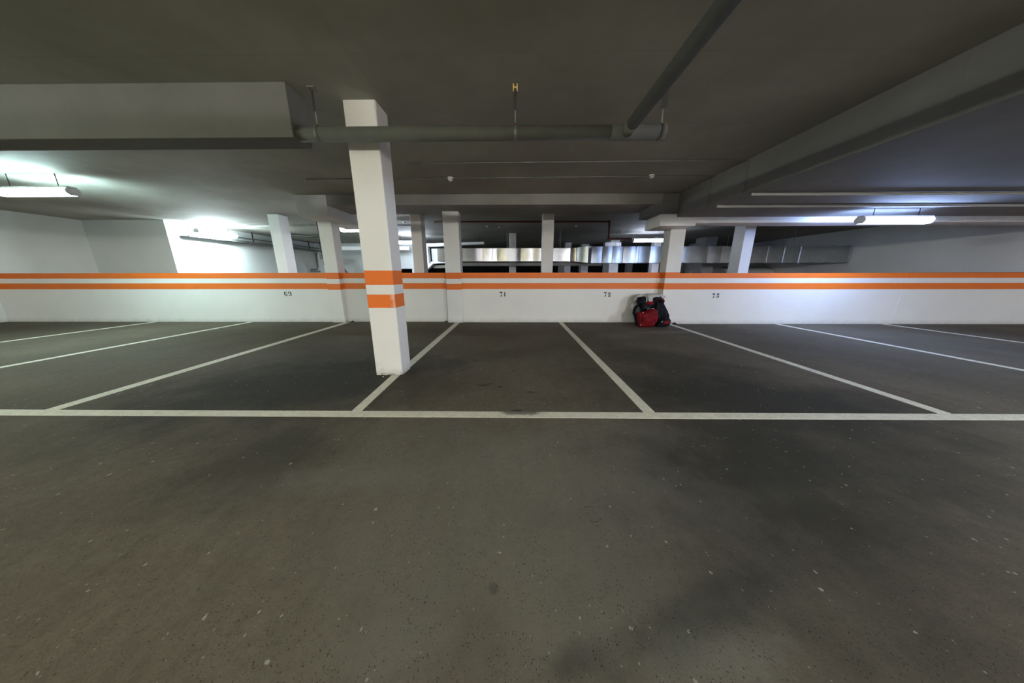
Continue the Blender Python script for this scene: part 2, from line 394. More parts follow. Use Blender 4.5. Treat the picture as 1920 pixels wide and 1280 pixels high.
# mortar wedge at the wall foot
def cres(cx, cy, rx, ry, irx, iry, icx, a0, a1, n=14):
    out = [(cx+rx*math.cos(math.radians(a0+(a1-a0)*k/n)), cy+ry*math.sin(math.radians(a0+(a1-a0)*k/n))) for k in range(n+1)]
    inn = [(icx+irx*math.cos(math.radians(a0+(a1-a0)*k/n)), cy+iry*math.sin(math.radians(a0+(a1-a0)*k/n))) for k in range(n+1)]
    return out + inn[::-1]
def disc(cx, cy, rx, ry, n=12): return [(cx+rx*math.cos(2*math.pi*k/n), cy+ry*math.sin(2*math.pi*k/n)) for k in range(n)]
GLYPH = {
 '7': [[(0.04, 0.74), (0.0, 1.0), (0.62, 1.0), (0.56, 0.76)], [(0.44, 0.66), (0.52, 0.68), (0.45, 0.30), (0.42, 0.0), (0.12, 0.0), (0.20, 0.14)]],
 '1': [[(0.20, 0.88), (0.34, 1.0), (0.42, 1.0), (0.42, 0.0), (0.18, 0.0)]],
 '2': [cres(0.27, 0.68, 0.27, 0.32, 0.05, 0.20, 0.24, 100, 255), cres(0.33, 0.68, 0.30, 0.32, 0.06, 0.20, 0.34, -75, 78),
       [(0.0, 0.0), (0.12, 0.14), (0.26, 0.26), (0.46, 0.27), (0.64, 0.22), (0.64, 0.0)], [(0.30, 0.40), (0.42, 0.40), (0.30, 0.28), (0.20, 0.26)]],
 '3': [[(0.10, 0.74), (0.16, 1.0), (0.64, 1.0), (0.60, 0.80), (0.55, 0.74)], cres(0.30, 0.33, 0.36, 0.33, 0.12, 0.26, 0.28, -75, 72),
       disc(0.10, 0.22, 0.10, 0.16), [(0.34, 0.70), (0.42, 0.66), (0.36, 0.60), (0.28, 0.64)]],
 '6': [cres(0.30, 0.5, 0.30, 0.48, 0.03, 0.40, 0.27, 112, 250), disc(0.46, 0.82, 0.10, 0.10), cres(0.32, 0.26, 0.32, 0.28, 0.10, 0.18, 0.36, -80, 80)],
 '9': [cres(0.34, 0.5, 0.34, 0.50, 0.10, 0.42, 0.34, -70, 95), cres(0.26, 0.70, 0.28, 0.26, 0.07, 0.18, 0.24, 100, 270), disc(0.18, 0.16, 0.12, 0.11)],
}
def painted_number(txt, x, z, h, yface, gap=0.78, label=None):
    bm = bmesh.new()
    for i, ch in enumerate(txt):
        for poly in GLYPH[ch]:
            prism(bm, [(x+(i*gap+u)*h, z+v*h) for u, v in poly], 'y', yface-0.002, yface-0.0005)
    o = obj('painted_number', bm, M['ink'], parapet, label=label)
painted_number('69', -5.722, 0.645, 0.122, 6.83, 0.84, 'black stencilled number 69')
painted_number('71', -0.375, 0.640, 0.112, 6.79, 0.80, 'black stencilled number 71')
painted_number('72', 2.165, 0.637, 0.105, 6.79, 0.92, 'black stencilled number 72')
painted_number('73', 4.632, 0.619, 0.105, 6.572, 0.88, 'black stencilled number 73 with flat-topped three')

# painted lines on the floor
def fline(poly): obj('painted_line', prism(bmesh.new(), poly, 'z', 0.0, 0.003), M['line'], floor)
fline([(XL, 2.068), (XL, 2.165), (-0.6, 2.165), (1.5, 2.158), (XR, 2.155), (XR, 2.06), (1.5, 2.058), (-0.6, 2.066)])
for x0, x1, xt, xt2, ye in ((-1.42, -1.335, -1.49, -1.37, 6.76), (1.105, 1.205, 1.09, 1.19, 6.78),
                            (-4.14, -4.02, -4.27, -4.14, 6.74), (3.60, 3.71, 3.66, 3.76, 6.56),
                            (-6.66, -6.56, -6.74, -6.64, 6.82), (6.22, 6.32, 6.22, 6.32, 6.57),
                            (-9.2, -9.1, -9.2, -9.1, 6.82), (8.75, 8.85, 8.75, 8.85, 6.57)):
    if abs(x0+1.42) < 0.01:
        fline([(x0, 2.167), (x1, 2.167), (-1.36, 3.04), (-1.455, 3.04)])
        fline([(-1.445, 3.36), (-1.345, 3.36), (xt2, ye), (xt, ye)])
    else:
        fline([(x0, 2.167), (x1, 2.167), (xt2, ye), (xt, ye)])

# ------------------------------------------------------------------ columns
def column(label, x0, x1, y0, y1, z0, z1, mat, chips=0.0, group=None, step=0.03):
    """square concrete column: a ring of points around the section, arrises worn at random"""
    bm = bmesh.new(); rings = []
    n = max(2, int((z1-z0)/step)); m = 5
    for i in range(n+1):
        z = z0+(z1-z0)*i/n; ring = []
        cs = [(x0, y0), (x1, y0), (x1, y1), (x0, y1)]
        c = 0.006 + (chips*max(0, noise.noise(Vector((x0*3, z*14, 2.0)))-0.35)*0.6 if chips else 0)
        c2 = 0.006 + (chips*max(0, noise.noise(Vector((x1*7, z*17, 5.0)))-0.25)*0.9 if chips else 0)
        if chips and z < 0.10: c2 += chips*0.5*(1-z/0.10)
        for k, (px, py) in enumerate(cs):
            q = c2 if k == 1 else c
            sx = 1 if px == x0 else -1; sy = 1 if py == y0 else -1
            a = (px, py+sy*q); b = (px+sx*q, py)
            if k in (0, 2): ring += [a, b]
            else: ring += [b, a]
        rings.append([bm.verts.new((p[0], p[1], z)) for p in ring])
    for r0, r1 in zip(rings, rings[1:]):
        for k in range(8): bm.faces.new([r0[k], r0[(k+1) % 8], r1[(k+1) % 8], r1[k]])
    bm.faces.new(rings[0]); bm.faces.new(rings[-1])
    o = obj('concrete_column', bm, mat)
    return tag(o, label, 'column', group)
GC = 'square columns of the garage'
GF = 'small square columns far beyond the low wall'
column('white square column standing in the bays, two orange bands, nearest to the viewer', -1.640, -1.330, 3.05, 3.315, 0, H_CEIL, M['column_front'], chips=0.045, group=GC)
column('white column built into the low wall between bay 69 and the front column', -4.570, -4.252, 6.76, 7.04, 0, 2.35, M['pilaster'], group=GC)
column('white column built into the low wall at the left edge of bay 71', -1.665, -1.300, 6.755, 7.03, 0, 2.56, M['pilaster'], group=GC)
column('white column built into the low wall behind the heap of bags', 3.475, 3.812, 6.57, 6.87, 0, 2.14, M['wall'], group=GC)
column('white column beyond the low wall above the number 69', -6.755, -6.458, 8.0, 8.34, 0, H_CEIL, M['column_far'], group=GC)
column('narrow grey-white column just right of the front column, beyond the wall', -2.860, -2.570, 8.0, 8.36, 0, H_CEIL, M['column_far'], group=GC)
column('slim white column beyond the low wall between numbers 71 and 72', 0.742, 1.045, 7.9, 8.16, 0, H_CEIL, M['column_far'], group=GC)
column('grey-white column beyond the wall above the number 73', 6.240, 6.525, 8.0, 8.40, 0, H_CEIL, M['column_far'], group=GC)
column('thin column behind the metal duct, left of the slim white column', -0.245, 0.040, 11.62, 11.95, 0, H_CEIL, M['column_far'], group=GF)
column('far column under the duct, first left of the duct elbow', 2.612, 2.919, 15.0, 15.3, 0, H_CEIL, M['column_far'], group=GF)
column('far column directly below the bright elbow of the duct', 3.60, 3.99, 15.6, 16.1, 0, H_CEIL, M['column_far'], group=GF)
column('far column below the brightest duct section, right of the elbow', 4.610, 5.053, 14.0, 15.0, 0, H_CEIL, M['column_far'], group=GF)
column('dim far column just right of the one under the brightest duct section', 7.65, 8.02, 19.5, 19.9, 0, H_CEIL, M['column_far'], group=GF)
column('dim far column seen between the slim white column and the duct elbow', 3.0, 3.45, 19.5, 19.9, 0, H_CEIL, M['column_far'], group=GF)
column('far column under the duct left of the wall column behind the bags', 6.218, 6.535, 13.0, 13.3, 0, H_CEIL, M['column_far'], group=GF)
column('dark far column between the two right-hand columns under the lintel', 8.35, 8.85, 12.8, 13.5, 0, H_CEIL, M['beam'], group=GF)
column('narrow far column just right of the wall column behind the bags', 9.55, 9.95, 15.6, 16.0, 0, H_CEIL, M['column_far'], group=GF)

# ------------------------------------------------------------------ ceiling beams
def beam(label, bm, mat, bevel=0.006):
    return tag(obj('ceiling_beam', bm, mat, bevel=bevel), label, 'beam', 'concrete beams under the ceiling')
beam('deep grey beam end beside the front column, upper left', B(XL, -1.98, 2.79, 3.03, 2.348, H_CEIL), M['beam_dark'])
beam('grey drop box between the front column and the left wall column', B(-4.56, -3.915, 6.17, 7.9, 2.35, H_CEIL), M['drop_box'])
beam('long shallow beam running above the low wall', B(-3.915, 3.02, 6.17, 7.05, 2.56, H_CEIL), M['beam'])
bm = B(3.02, 3.76, 6.17, 6.86, 2.14, 2.375); box(bm, 3.76, XR, 6.17, 6.60, 2.20, 2.375)
beam('pale lintel resting on the wall column behind the bags', bm, M['lintel'])
beam('dark concrete block above the pale lintel', B(2.86, XR, 6.175, 6.86, 2.375, H_CEIL), M['slab'])
slab = tag(obj('dropped_slab', B(3.35, XR, -0.6, 6.17, 2.31, H_CEIL), M['slab'], bevel=0.006), 'dropped concrete slab over bay 73 at the right', 'slab')
# formwork joints standing proud on its side, and the lit conduit under it
for yy in (4.45, 5.22):
    obj('joint_strip', B(3.343, 3.352, yy, yy+0.012, 2.31, H_CEIL), M['beam_dark'], slab)
beam('grey beam low behind the metal duct', B(-2.6, 3.4, 11.15, 11.45, 1.50, 1.63), M['beam'])

# ------------------------------------------------------------------ drain pipe and its hangers
PZ, PY, PR = 2.402, 2.872, 0.058
pipe = thing('drain_pipe', 'grey drain pipe crossing in front of the front column, with a branch towards the viewer', 'pipe', (0, PY, PZ))
def local(p, t): return (p[0]-t.location.x, p[1]-t.location.y, p[2]-t.location.z)
obj('main_run', tube(bmesh.new(), [(-1.975, PY, PZ), (1.30, PY, PZ)], PR, 28), M['pipe'], pipe, smooth=False)
bm = bmesh.new(); tube(bm, [(1.00, PY-0.02, PZ), (1.00, -6.0, PZ+0.01)], 0.050, 28)
obj('branch', bm, M['pipe'], pipe)
bm = bmesh.new(); tube(bm, [(0.86, PY, PZ), (1.14, PY, PZ)], PR+0.002, 28); tube(bm, [(1.00, PY, PZ), (1.00, PY-0.16, PZ)], 0.053, 28)
obj('tee_socket', bm, M['pipe'], pipe)
bm = bmesh.new(); tube(bm, [(1.30, PY, PZ), (1.345, PY, PZ)], PR+0.008, 28); obj('end_cap', bm, M['pipe'], pipe)
for xx in ():
    bm = bmesh.new(); tube(bm, [(xx-0.04, PY, PZ), (xx+0.04, PY, PZ)], PR+0.005, 28); obj('socket', bm, M['pipe'], pipe)
for o in pipe.children:
    for p in o.data.polygons: p.use_smooth = len(p.vertices) == 4
def hanger(x, label, w0, brass):
    t = thing('pipe_hanger', label, 'hanger', (x, PY, PZ), 'pipe hangers on the ceiling')
    obj('strap', B(x-w0/2, x+w0/2, PY-0.012, PY-0.008, PZ+0.18, H_CEIL-0.02), M['iron'], t)
    bm = bmesh.new(); tube(bm, [(x, PY, PZ+PR), (x, PY, PZ+0.20)], 0.007, 8); obj('rod', bm, M['galv_dull'], t)
    bm = bmesh.new(); tube(bm, [(x-0.012, PY, PZ), (x+0.012, PY, PZ)], PR+0.004, 24); obj('clamp', bm, M['galv_dull'], t)
    obj('nut', prism(bmesh.new(), [(x+0.014*math.cos(a*math.pi/3), PY+0.014*math.sin(a*math.pi/3)) for a in range(6)], 'z', PZ+PR+0.002, PZ+PR+0.020), M['red_pipe'] if brass else M['galv'], t)
    bm = bmesh.new()
    if brass:     # perforated yellow bracket seen against the ceiling
        box(bm, x-0.022, x-0.010, PY-0.030, PY-0.020, H_CEIL-0.055, H_CEIL); box(bm, x+0.010, x+0.022, PY-0.030, PY-0.020, H_CEIL-0.055, H_CEIL)
        box(bm, x-0.012, x+0.012, PY-0.032, PY-0.018, H_CEIL-0.034, H_CEIL-0.022)
        obj('bracket', bm, M['brass'], t, label='yellow bracket shaped like a letter H')
    else:
        box(bm, x-0.03, x+0.03, PY-0.03, PY+0.03, H_CEIL-0.012, H_CEIL); obj('bracket', bm, M['galv_dull'], t)
hanger(0.0, 'dark pipe hanger with a bright yellow bracket at the middle of the drain pipe', 0.030, True)
hanger(1.315, 'wide black pipe hanger at the right end of the drain pipe', 0.056, False)
hanger(-1.80, 'thin dark pipe hanger beside the deep beam end at upper left', 0.018, False)

# thin conduits along the ceiling, with detectors
def conduit(label, pts, r, mat, group='thin conduits on the ceiling'):
    return tag(obj('conduit', tube(bmesh.new(), pts, r, 8), mat), label, 'conduit', group)
conduit('thin conduit on the ceiling between the drain pipe and the detectors', [(-1.6, 4.55, 2.757), (3.33, 4.50, 2.757)], 0.008, M['galv_dull'])
conduit('thin conduit on the ceiling linking the two white detectors', [(-3.6, 5.22, 2.757), (3.34, 5.14, 2.757)], 0.008, M['galv_dull'])
conduit('brightly lit conduit fixed under the dropped slab', [(3.45, 5.13, 2.286), (XR, 5.13, 2.286)], 0.022, M['plastic_white'])
conduit('short lit conduit under the dropped slab, nearer than the bright one', [(3.45, 4.42, 2.288), (XR, 4.42, 2.288)], 0.020, M['plastic_white'])
def detector(x, y, z, s, label, group='white ceiling detectors'):
    t = thing('smoke_detector', label, 'detector', (x, y, z), group)
    bm = lathe(bmesh.new(), [(0.050*s, 0), (0.050*s, -0.012*s), (0.040*s, -0.018*s)], (x, y, z)); obj('base', bm, M['plastic_white'], t)
    bm = lathe(bmesh.new(), [(0.036*s, -0.018*s), (0.040*s, -0.036*s), (0.028*s, -0.055*s), (0.010*s, -0.060*s)], (x, y, z)); obj('sensing_dome', bm, M['plastic_white'], t, smooth=True)
detector(-1.105, 5.19, H_CEIL, 1.0, 'white detector on the ceiling right of the front column')
detector(2.274, 5.11, H_CEIL, 0.9, 'white detector on the ceiling near the dropped slab')
detector(-0.95, 9.9, H_CEIL, 0.8, 'small white detector beyond the low wall, left of the thin far column')
detector(-0.55, 10.1, H_CEIL, 0.8, 'small white detector beyond the low wall, nearest to the thin far column')
detector(2.05, 9.9, H_CEIL, 0.8, 'small white detector beyond the wall, right of the slim white column')
detector(-3.45, 9.1, H_CEIL, 1.0, 'white detector above the lamp seen beside the front column')

# sprinkler pipe
t = thing('sprinkler_pipe', 'dark red sprinkler pipe under the ceiling beyond the low wall', 'pipe', (0.9, 8.75, 2.69))
obj('run', tube(bmesh.new(), [(-2.4, 8.75, 2.69), (2.80, 8.80, 2.69)], 0.028, 12), M['red_pipe'], t, smooth=True)
obj('drop', tube(bmesh.new(), [(2.80, 8.80, 2.69), (2.815, 8.80, 2.21)], 0.028, 12), M['red_pipe'], t, smooth=True)
obj('lower_run', tube(bmesh.new(), [(2.815, 8.80, 2.21), (3.5, 8.80, 2.21)], 0.024, 12), M['red_pipe'], t, smooth=True)
for px, pz in ((2.80, 2.69), (2.815, 2.21)):
    bm = bmesh.new(); bmesh.ops.create_icosphere(bm, subdivisions=2, radius=0.038, matrix=Matrix.Translation((px, 8.80, pz))); obj('elbow', bm, M['red_pipe'], t, smooth=True)

# ------------------------------------------------------------------ galvanised duct
duct = thing('ventilation_duct', 'long shiny galvanised ventilation duct hanging beyond the low wall', 'duct', (2.5, 11.0, 1.9))
def duct_section(x0, x1, yf0, yf1, za0, zb0, za1, zb1, depth=0.5, bulge=0.010, twist=0.0):
    """one sheet-metal length, its face gently pillowed"""
    bm = bmesh.new()
    yc0, yc1 = yf0+twist, yf1-twist; nu, nv = 12, 6; g = []
    for i in range(nu+1):
        u = i/nu; row = []
        for j in range(nv+1):
            v = j/nv; z = (za0+(zb0-za0)*v)*(1-u)+(za1+(zb1-za1)*v)*u
            y = yc0+(yc1-yc0)*u - bulge*math.sin(math.pi*u) + 0.0022*noise.noise(Vector(((x0+(x1-x0)*u)*4, z*5, 1.0)))
            row.append(bm.verts.new((x0+(x1-x0)*u, y, z)))
        g.append(row)
    for i in range(nu):
        for j in range(nv):
            f = bm.faces.new([g[i][j], g[i+1][j], g[i+1][j+1], g[i][j+1]]); f.smooth = True
    bk = [bm.verts.new(p) for p in ((x0, yc0+depth, za0), (x1, yc1+depth, za1), (x1, yc1+depth, zb1), (x0, yc0+depth, zb0))]
    def fresh(vs): return [bm.verts.new(v.co) for v in vs]     # own corners, so the front keeps its flat shading at the folds
    bm.faces.new(bk); bm.faces.new(fresh([r[0] for r in g]+[bk[1], bk[0]])); bm.faces.new(fresh([r[-1] for r in g]+[bk[2], bk[3]]))
    bm.faces.new(fresh(g[0]+[bk[3], bk[0]])); bm.faces.new(fresh(g[-1]+[bk[2], bk[1]]))
    for f in bm.faces:
        if not f.smooth: f.normal_update()
    sec = obj('duct_section', bm, M['galv'], duct)
    fl = B(x1-0.005, x1+0.005, yf1-0.014, yf1+depth+0.014, za1-0.014, zb1+0.014)
    obj('flange', fl, M['galv'], sec)
YD = 10.8
xs = [-2.93, -2.42, -1.98, -1.60, -1.22, -0.86, -0.66, -0.10, 0.22, 0.66, 1.12, 1.58, 2.06]
for i, (a, b) in enumerate(zip(xs, xs[1:])):
    duct_section(a, b, YD, YD, 1.655, 2.125, 1.655, 2.125, twist=random.uniform(-0.022, 0.022), bulge=random.uniform(0.004, 0.012))
duct_section(2.06, 2.28, YD, YD-0.02, 1.655, 2.125, 1.64, 2.135, twist=0.03)
duct_section(2.28, 2.66, YD-0.02, YD-0.30, 1.64, 2.135, 1.585, 2.175, twist=0.0, bulge=0.02)
duct_section(2.66, 2.86, YD-0.30, YD-0.02, 1.585, 2.175, 1.585, 2.175, twist=0.0, bulge=0.0)
xs = [2.86, 3.28, 3.66, 4.05, 4.48, 4.62, 5.05, 5.46, 5.72, 6.2, 6.7, 7.2, 7.7, 8.25, 8.8, 9.4, 10.0, 10.6, 11.2, 11.8, 12.4]
for i, (a, b) in enumerate(zip(xs, xs[1:])):
    duct_section(a, b, YD, YD, 1.59, 2.18, 1.59, 2.18, twist=random.uniform(-0.024, 0.024), bulge=random.uniform(0.004, 0.014))
for x in (-2.2, -0.3, 1.7, 3.9, 6.0, 8.2, 10.3):
    zt = 2.13 if x < 2.3 else 2.185
    for yy in (YD+0.03, YD+0.47):
        obj('hanger_rod', tube(bmesh.new(), [(x, yy, zt), (x, yy, H_CEIL)], 0.006, 6), M['galv_dull'], duct)

# ------------------------------------------------------------------ left background: frame, sloping duct, cable tray
wf = thing('wall_frame', 'white frame with sloping top beyond the wall, left of the duct', 'frame', (-3.5, 13.1, 1.4))
obj('upright', prism(bmesh.new(), [(-4.05, 2.52), (-3.95, 2.40), (-3.92, 1.62), (-4.02, 1.40)], 'y', 12.95, 13.3), M['white_far'], wf)
obj('top_rail', prism(bmesh.new(), [(-4.05, 2.53), (-1.40, 2.60), (-1.40, 2.50), (-3.95, 2.40)], 'y', 12.96, 13.3), M['white_far'], wf)
obj('lower_rail', prism(bmesh.new(), [(-4.02, 1.40), (-3.92, 1.62), (-3.80, 1.75), (-3.0, 1.79), (-3.0, 1.70), (-3.74, 1.66)], 'y', 12.96, 13.3), M['white_far'], wf)
obj('panel', B(-3.88, -2.6, 13.32, 13.40, 1.78, 2.34), M['white_far'], wf)
obj('lower_panel', prism(bmesh.new(), [(-3.87, 1.47), (-3.77, 1.60), (-2.6, 1.62), (-2.6, 1.48)], 'y', 13.32, 13.4), M['white_far'], wf)
for xx in (-3.9, -1.6): obj('hanger_rod', tube(bmesh.new(), [(xx, 13.1, 2.50), (xx, 13.1, H_CEIL)], 0.012, 6), M['iron'], wf)
bm = prism(bmesh.new(), [(-9.35, 2.12), (-8.85, 2.10), (-7.30, 0.0), (-7.65, 0.0), (-9.0, 1.88), (-9.35, 1.90)], 'y', 13.6, 13.9)
tag(obj('stair_stringer', bm, M['beam'], bevel=0.01), 'dark sloping stringer beyond the wall, left of the front column', 'stringer')
bm = B(-8.3, -4.8, 13.0, 13.2, 2.25, 2.42)
tag(obj('cross_beam', bm, M['drop_box'], bevel=0.01), 'pale cross beam below the half-hidden lamp', 'beam')
tray = thing('cable_tray', 'grey cable tray running along the white left wall', 'tray', (-10.35, 12, 2.4))
obj('rail', B(-10.20, -10.17, 9.0, 16.0, 2.49, 2.53), M['galv_dull'], tray)
obj('rail', B(-10.20, -10.17, 9.0, 16.0, 2.34, 2.42), M['galv_dull'], tray)
obj('tray_bed', B(-10.49, -10.20, 9.0, 16.0, 2.35, 2.37), M['galv_dull'], tray)
for y in (9.6, 11.2, 12.8, 14.2, 15.4):
    obj('hanger_rod', B(-10.22, -10.19, y, y+0.03, 2.35, H_CEIL), M['iron'], tray)
tag(obj('wall_pipe', tube(bmesh.new(), [(-10.45, 15.0, 2.3), (-10.43, 14.9, 1.55), (-10.40, 14.8, 1.46), (-10.40, 14.4, 1.44), (-10.40, 14.35, 1.36), (-10.40, 15.6, 1.34)], 0.03, 10), M['galv_dull'], smooth=True), 'thin grey pipe bent at the foot of the left wall', 'pipe')
bm = bmesh.new()
for k in range(7): bmesh.ops.create_icosphere(bm, subdivisions=1, radius=0.030, matrix=Matrix.Translation((-5.16+k*0.005, 7.6, 1.97-0.06*k)))
tube(bm, [(-5.16, 7.6, H_CEIL), (-5.13, 7.6, 1.4)], 0.010, 6)
tag(obj('knotted_cable', bm, M['iron'], smooth=True), 'dark knotted cable hanging beside the left wall column', 'cable')
pts = [(-9.2+0.22*k, 11.6, 2.69+0.028*math.sin(k*1.1)) for k in range(9)]
tag(obj('flexible_hose', tube(bmesh.new(), pts, 0.05, 12), M['iron'], smooth=True), 'dark flexible hose sagging under the ceiling beyond number 69', 'hose')
t = thing('rain_gutter', 'thin light pipe across the ceiling beyond the wall, near the half-hidden lamp', 'pipe', (-5.0, 9.0, 2.7))
obj('run', tube(bmesh.new(), [(-10.1, 9.35, 2.70), (-2.95, 9.35, 2.70)], 0.022, 10), M['galv_dull'], t, smooth=True)
for xx in (-6.5, -3.6): obj('clip', tube(bmesh.new(), [(xx, 9.35, 2.70), (xx, 9.35, H_CEIL)], 0.006, 6), M['iron'], t)
# right background
t = thing('white_tank', 'white rounded tank at the far right beyond the wall', 'tank', (11.0, 14.2, 0))
prof = [(14.0-0.7*math.cos(a), 0.75+0.72*math.sin(a)) for a in [math.radians(-90+12*k) for k in range(16)]]
obj('shell', prism(bmesh.new(), [(14.2+0.7*math.cos(math.radians(15*k)), 0.82+0.7*math.sin(math.radians(15*k))) for k in range(24)], 'x', 10.1, 12.4), M['plastic_white'], t, smooth=False)
for xx in (10.5, 12.0): obj('cradle', B(xx, xx+0.12, 13.7, 14.7, 0, 0.3), M['iron'], t)
jb = thing('junction_box', 'pale box hung from the ceiling left of the lamp above the duct', 'box', (4.25, 12.75, 2.36))
obj('case', B(3.9, 4.6, 12.6, 12.9, 2.36, 2.52), M['lamp_body'], jb, bevel=0.01)
for xx in (4.0, 4.5): obj('hanger_rod', tube(bmesh.new(), [(xx, 12.75, 2.52), (xx, 12.75, H_CEIL)], 0.008, 6), M['iron'], jb)
ct = thing('cable_trunking', 'pale trunking above the lamp over the metal duct', 'trunking', (5.5, 11.68, 2.52))
obj('channel', B(4.7, 6.4, 11.65, 11.72, 2.53, 2.57), M['lamp_body'], ct)
for xx in (4.9, 6.2): obj('hanger_rod', tube(bmesh.new(), [(xx, 11.685, 2.57), (xx, 11.685, H_CEIL)], 0.006, 6), M['iron'], ct)

# ------------------------------------------------------------------ lamps
def lamp(x, y, z, L, yaw, col, strength, label):
    t = thing('batten_lamp', label, 'lamp', (x, y, z), 'fluorescent batten lamps')
    m = emit('lit diffuser', col, strength)
    def place(bm): bmesh.ops.transform(bm, matrix=Matrix.Translation((x, y, z)) @ Matrix.Rotation(math.radians(yaw), 4, 'Z'), verts=bm.verts); return bm
    h = L/2
    prof = [(0.066, 0.036), (0.084, 0.0), (0.074, -0.042), (0.042, -0.068), (-0.042, -0.068), (-0.074, -0.042), (-0.084, 0.0), (-0.066, 0.036)]
    obj('diffuser', place(prism(bmesh.new(), prof, 'x', -h+0.02, h-0.02)), m, t, label='glowing white diffuser')
    hs = obj('housing', place(prism(bmesh.new(), [(0.066, 0.036), (-0.066, 0.036), (-0.050, 0.066), (0.050, 0.066)], 'x', -h, h)), M['lamp_body'], t, bevel=0.004)
    for s in (-1, 1):
        obj('end_cap', place(prism(bmesh.new(), [(a*1.06, b) for a, b in prof], 'x', s*(h-0.02), s*h)), M['lamp_body'], hs)
        top = (2.31 if (x > 3.35 and y < 6.1) else H_CEIL) - z
        bm = tube(bmesh.new(), [(s*(h-0.22), 0, 0.064), (s*(h-0.22), 0, top)], 0.006, 8)
        obj('suspension', place(bm), M['iron'], t)
for a in LAMPS: lamp(*a)

# ------------------------------------------------------------------ the heap of bags
def ribbon(name, pts, w, mat, parent, th=0.006, axis=Vector((1, 0, 0))):
    """flat strap following points"""
    bm = bmesh.new(); pts = [Vector(p) for p in pts]; rings = []
    for i, p in enumerate(pts):
        d = (pts[min(i+1, len(pts)-1)]-pts[max(i-1, 0)]).normalized()
        s = (axis - d*axis.dot(d)).normalized(); nn = d.cross(s)
        rings.append([bm.verts.new(p+s*a*w/2+nn*b*th/2) for a, b in ((-1, -1), (1, -1), (1, 1), (-1, 1))])
    for r0, r1 in zip(rings, rings[1:]):
        for k in range(4): bm.faces.new([r0[k], r0[(k+1) % 4], r1[(k+1) % 4], r1[k]])
    bm.faces.new(rings[0]); bm.faces.new(rings[-1])
    return obj(name, bm, mat, parent)
def stuffed(name, outline, yc, depth, mat, parent=None, lean=0.0, rough=0.018, seed=0.0, p=2.4, nr=12, sub=5, label=None):
    """stuffed cloth volume: a rounded outline in the wall's plane, pillowed to its own depth and creased"""
    pts = []; n = len(outline)
    for i in range(n):
        p0, p1, p2, p3 = (Vector(outline[(i+k) % n]) for k in (-1, 0, 1, 2))
        for k in range(sub):
            t = k/sub
            pts.append(0.5*((2*p1)+(-p0+p2)*t+(2*p0-5*p1+4*p2-p3)*t*t+(-p0+3*p1-3*p2+p3)*t**3))
    c = sum(pts, Vector((0, 0)))/len(pts)
    bm = bmesh.new(); rings = []
    levels = [(-1, j/nr) for j in range(1, nr)] + [(0, 1.0)] + [(1, j/nr) for j in range(nr-1, 0, -1)]
    zmin = min(q.y for q in outline_v(outline))
    for side, t in levels:
        ring = []
        for q in pts:
            v = c+(q-c)*t
            h = depth/2*(1-t**p)**0.5 if t < 1 else 0
            x, z = v.x, max(v.y, zmin)
            y = yc + side*h + lean*(z-zmin)
            nv = Vector((x*7+seed, (yc+side*h)*7, z*7))
            d = rough*(noise.noise(nv)*1.3+0.6*noise.noise(nv*2.3)+0.35*noise.noise(nv*5))
            y += d*side if side else 0
            x += d*0.35*t; z = max(zmin, z+d*0.3*t)
            ring.append(bm.verts.new((x, y, z)))
        rings.append(ring)
    m = len(pts)
    for r0, r1 in zip(rings, rings[1:]):
        for k in range(m): bm.faces.new([r0[k], r0[(k+1) % m], r1[(k+1) % m], r1[k]])
    for ring, side in ((rings[0], -1), (rings[-1], 1)):
        cv = bm.verts.new((c.x, yc+side*depth/2*1.01+lean*(c.y-zmin), c.y))
        for k in range(m): bm.faces.new([ring[k], ring[(k+1) % m], cv])
    return obj(name, bm, mat, parent, smooth=True, label=label)
def outline_v(o): return [Vector(q) for q in o]
GB = 'bags heaped against the low wall'
t = thing('red_holdall', 'dark red holdall standing at the front of the heap of bags', 'bag', (3.0, 6.14, 0), GB)
stuffed('body', [(2.80, 0.0), (2.94, 0.0), (3.08, 0.0), (3.15, 0.05), (3.21, 0.17), (3.20, 0.30), (3.13, 0.405), (3.02, 0.425), (2.93, 0.375), (2.83, 0.355), (2.745, 0.345), (2.735, 0.26), (2.765, 0.12)], 6.15, 0.24, M['red_cloth'], t, seed=1.5, rough=0.022)
sdp = stuffed('side_panel', [(2.745, 0.33), (2.80, 0.30), (2.80, 0.17), (2.825, 0.04), (2.79, 0.03), (2.745, 0.2)], 6.115, 0.13, M['red_cloth'], t, seed=3.5, rough=0.008)
obj('zipper', tube(bmesh.new(), [(2.80, 6.03, 0.30), (2.87, 6.022, 0.335), (2.96, 6.02, 0.345), (3.06, 6.02, 0.38), (3.12, 6.03, 0.345), (3.155, 6.045, 0.25)], 0.004, 6), M['maroon'], t)
ribbon('handle', [(3.00, 6.12, 0.418), (3.02, 6.08, 0.432), (3.05, 6.07, 0.433), (3.07, 6.12, 0.412)], 0.02, M['reflect'], t, axis=Vector((0, 1, 0)))
obj('strap_slot', B(3.075, 3.105, 6.027, 6.040, 0.275, 0.315), M['maroon'], t, bevel=0.004)
for bx, bz in ((2.808, 0.333), (2.785, 0.055)):
    obj('buckle', B(bx, bx+0.022, 6.045, 6.06, bz, bz+0.022), M['reflect'], sdp, bevel=0.003)
t = thing('black_rucksack', 'tall black rucksack with red patches leaning at the right of the heap', 'bag', (3.38, 6.3, 0), GB)
stuffed('body', [(3.17, 0.0), (3.33, 0.0), (3.50, 0.0), (3.575, 0.10), (3.555, 0.24), (3.485, 0.40), (3.405, 0.54), (3.33, 0.635), (3.24, 0.655), (3.15, 0.60), (3.12, 0.47), (3.13, 0.25)], 6.36, 0.21, M['black_cloth'], t, seed=7.7, rough=0.022, lean=0.04)
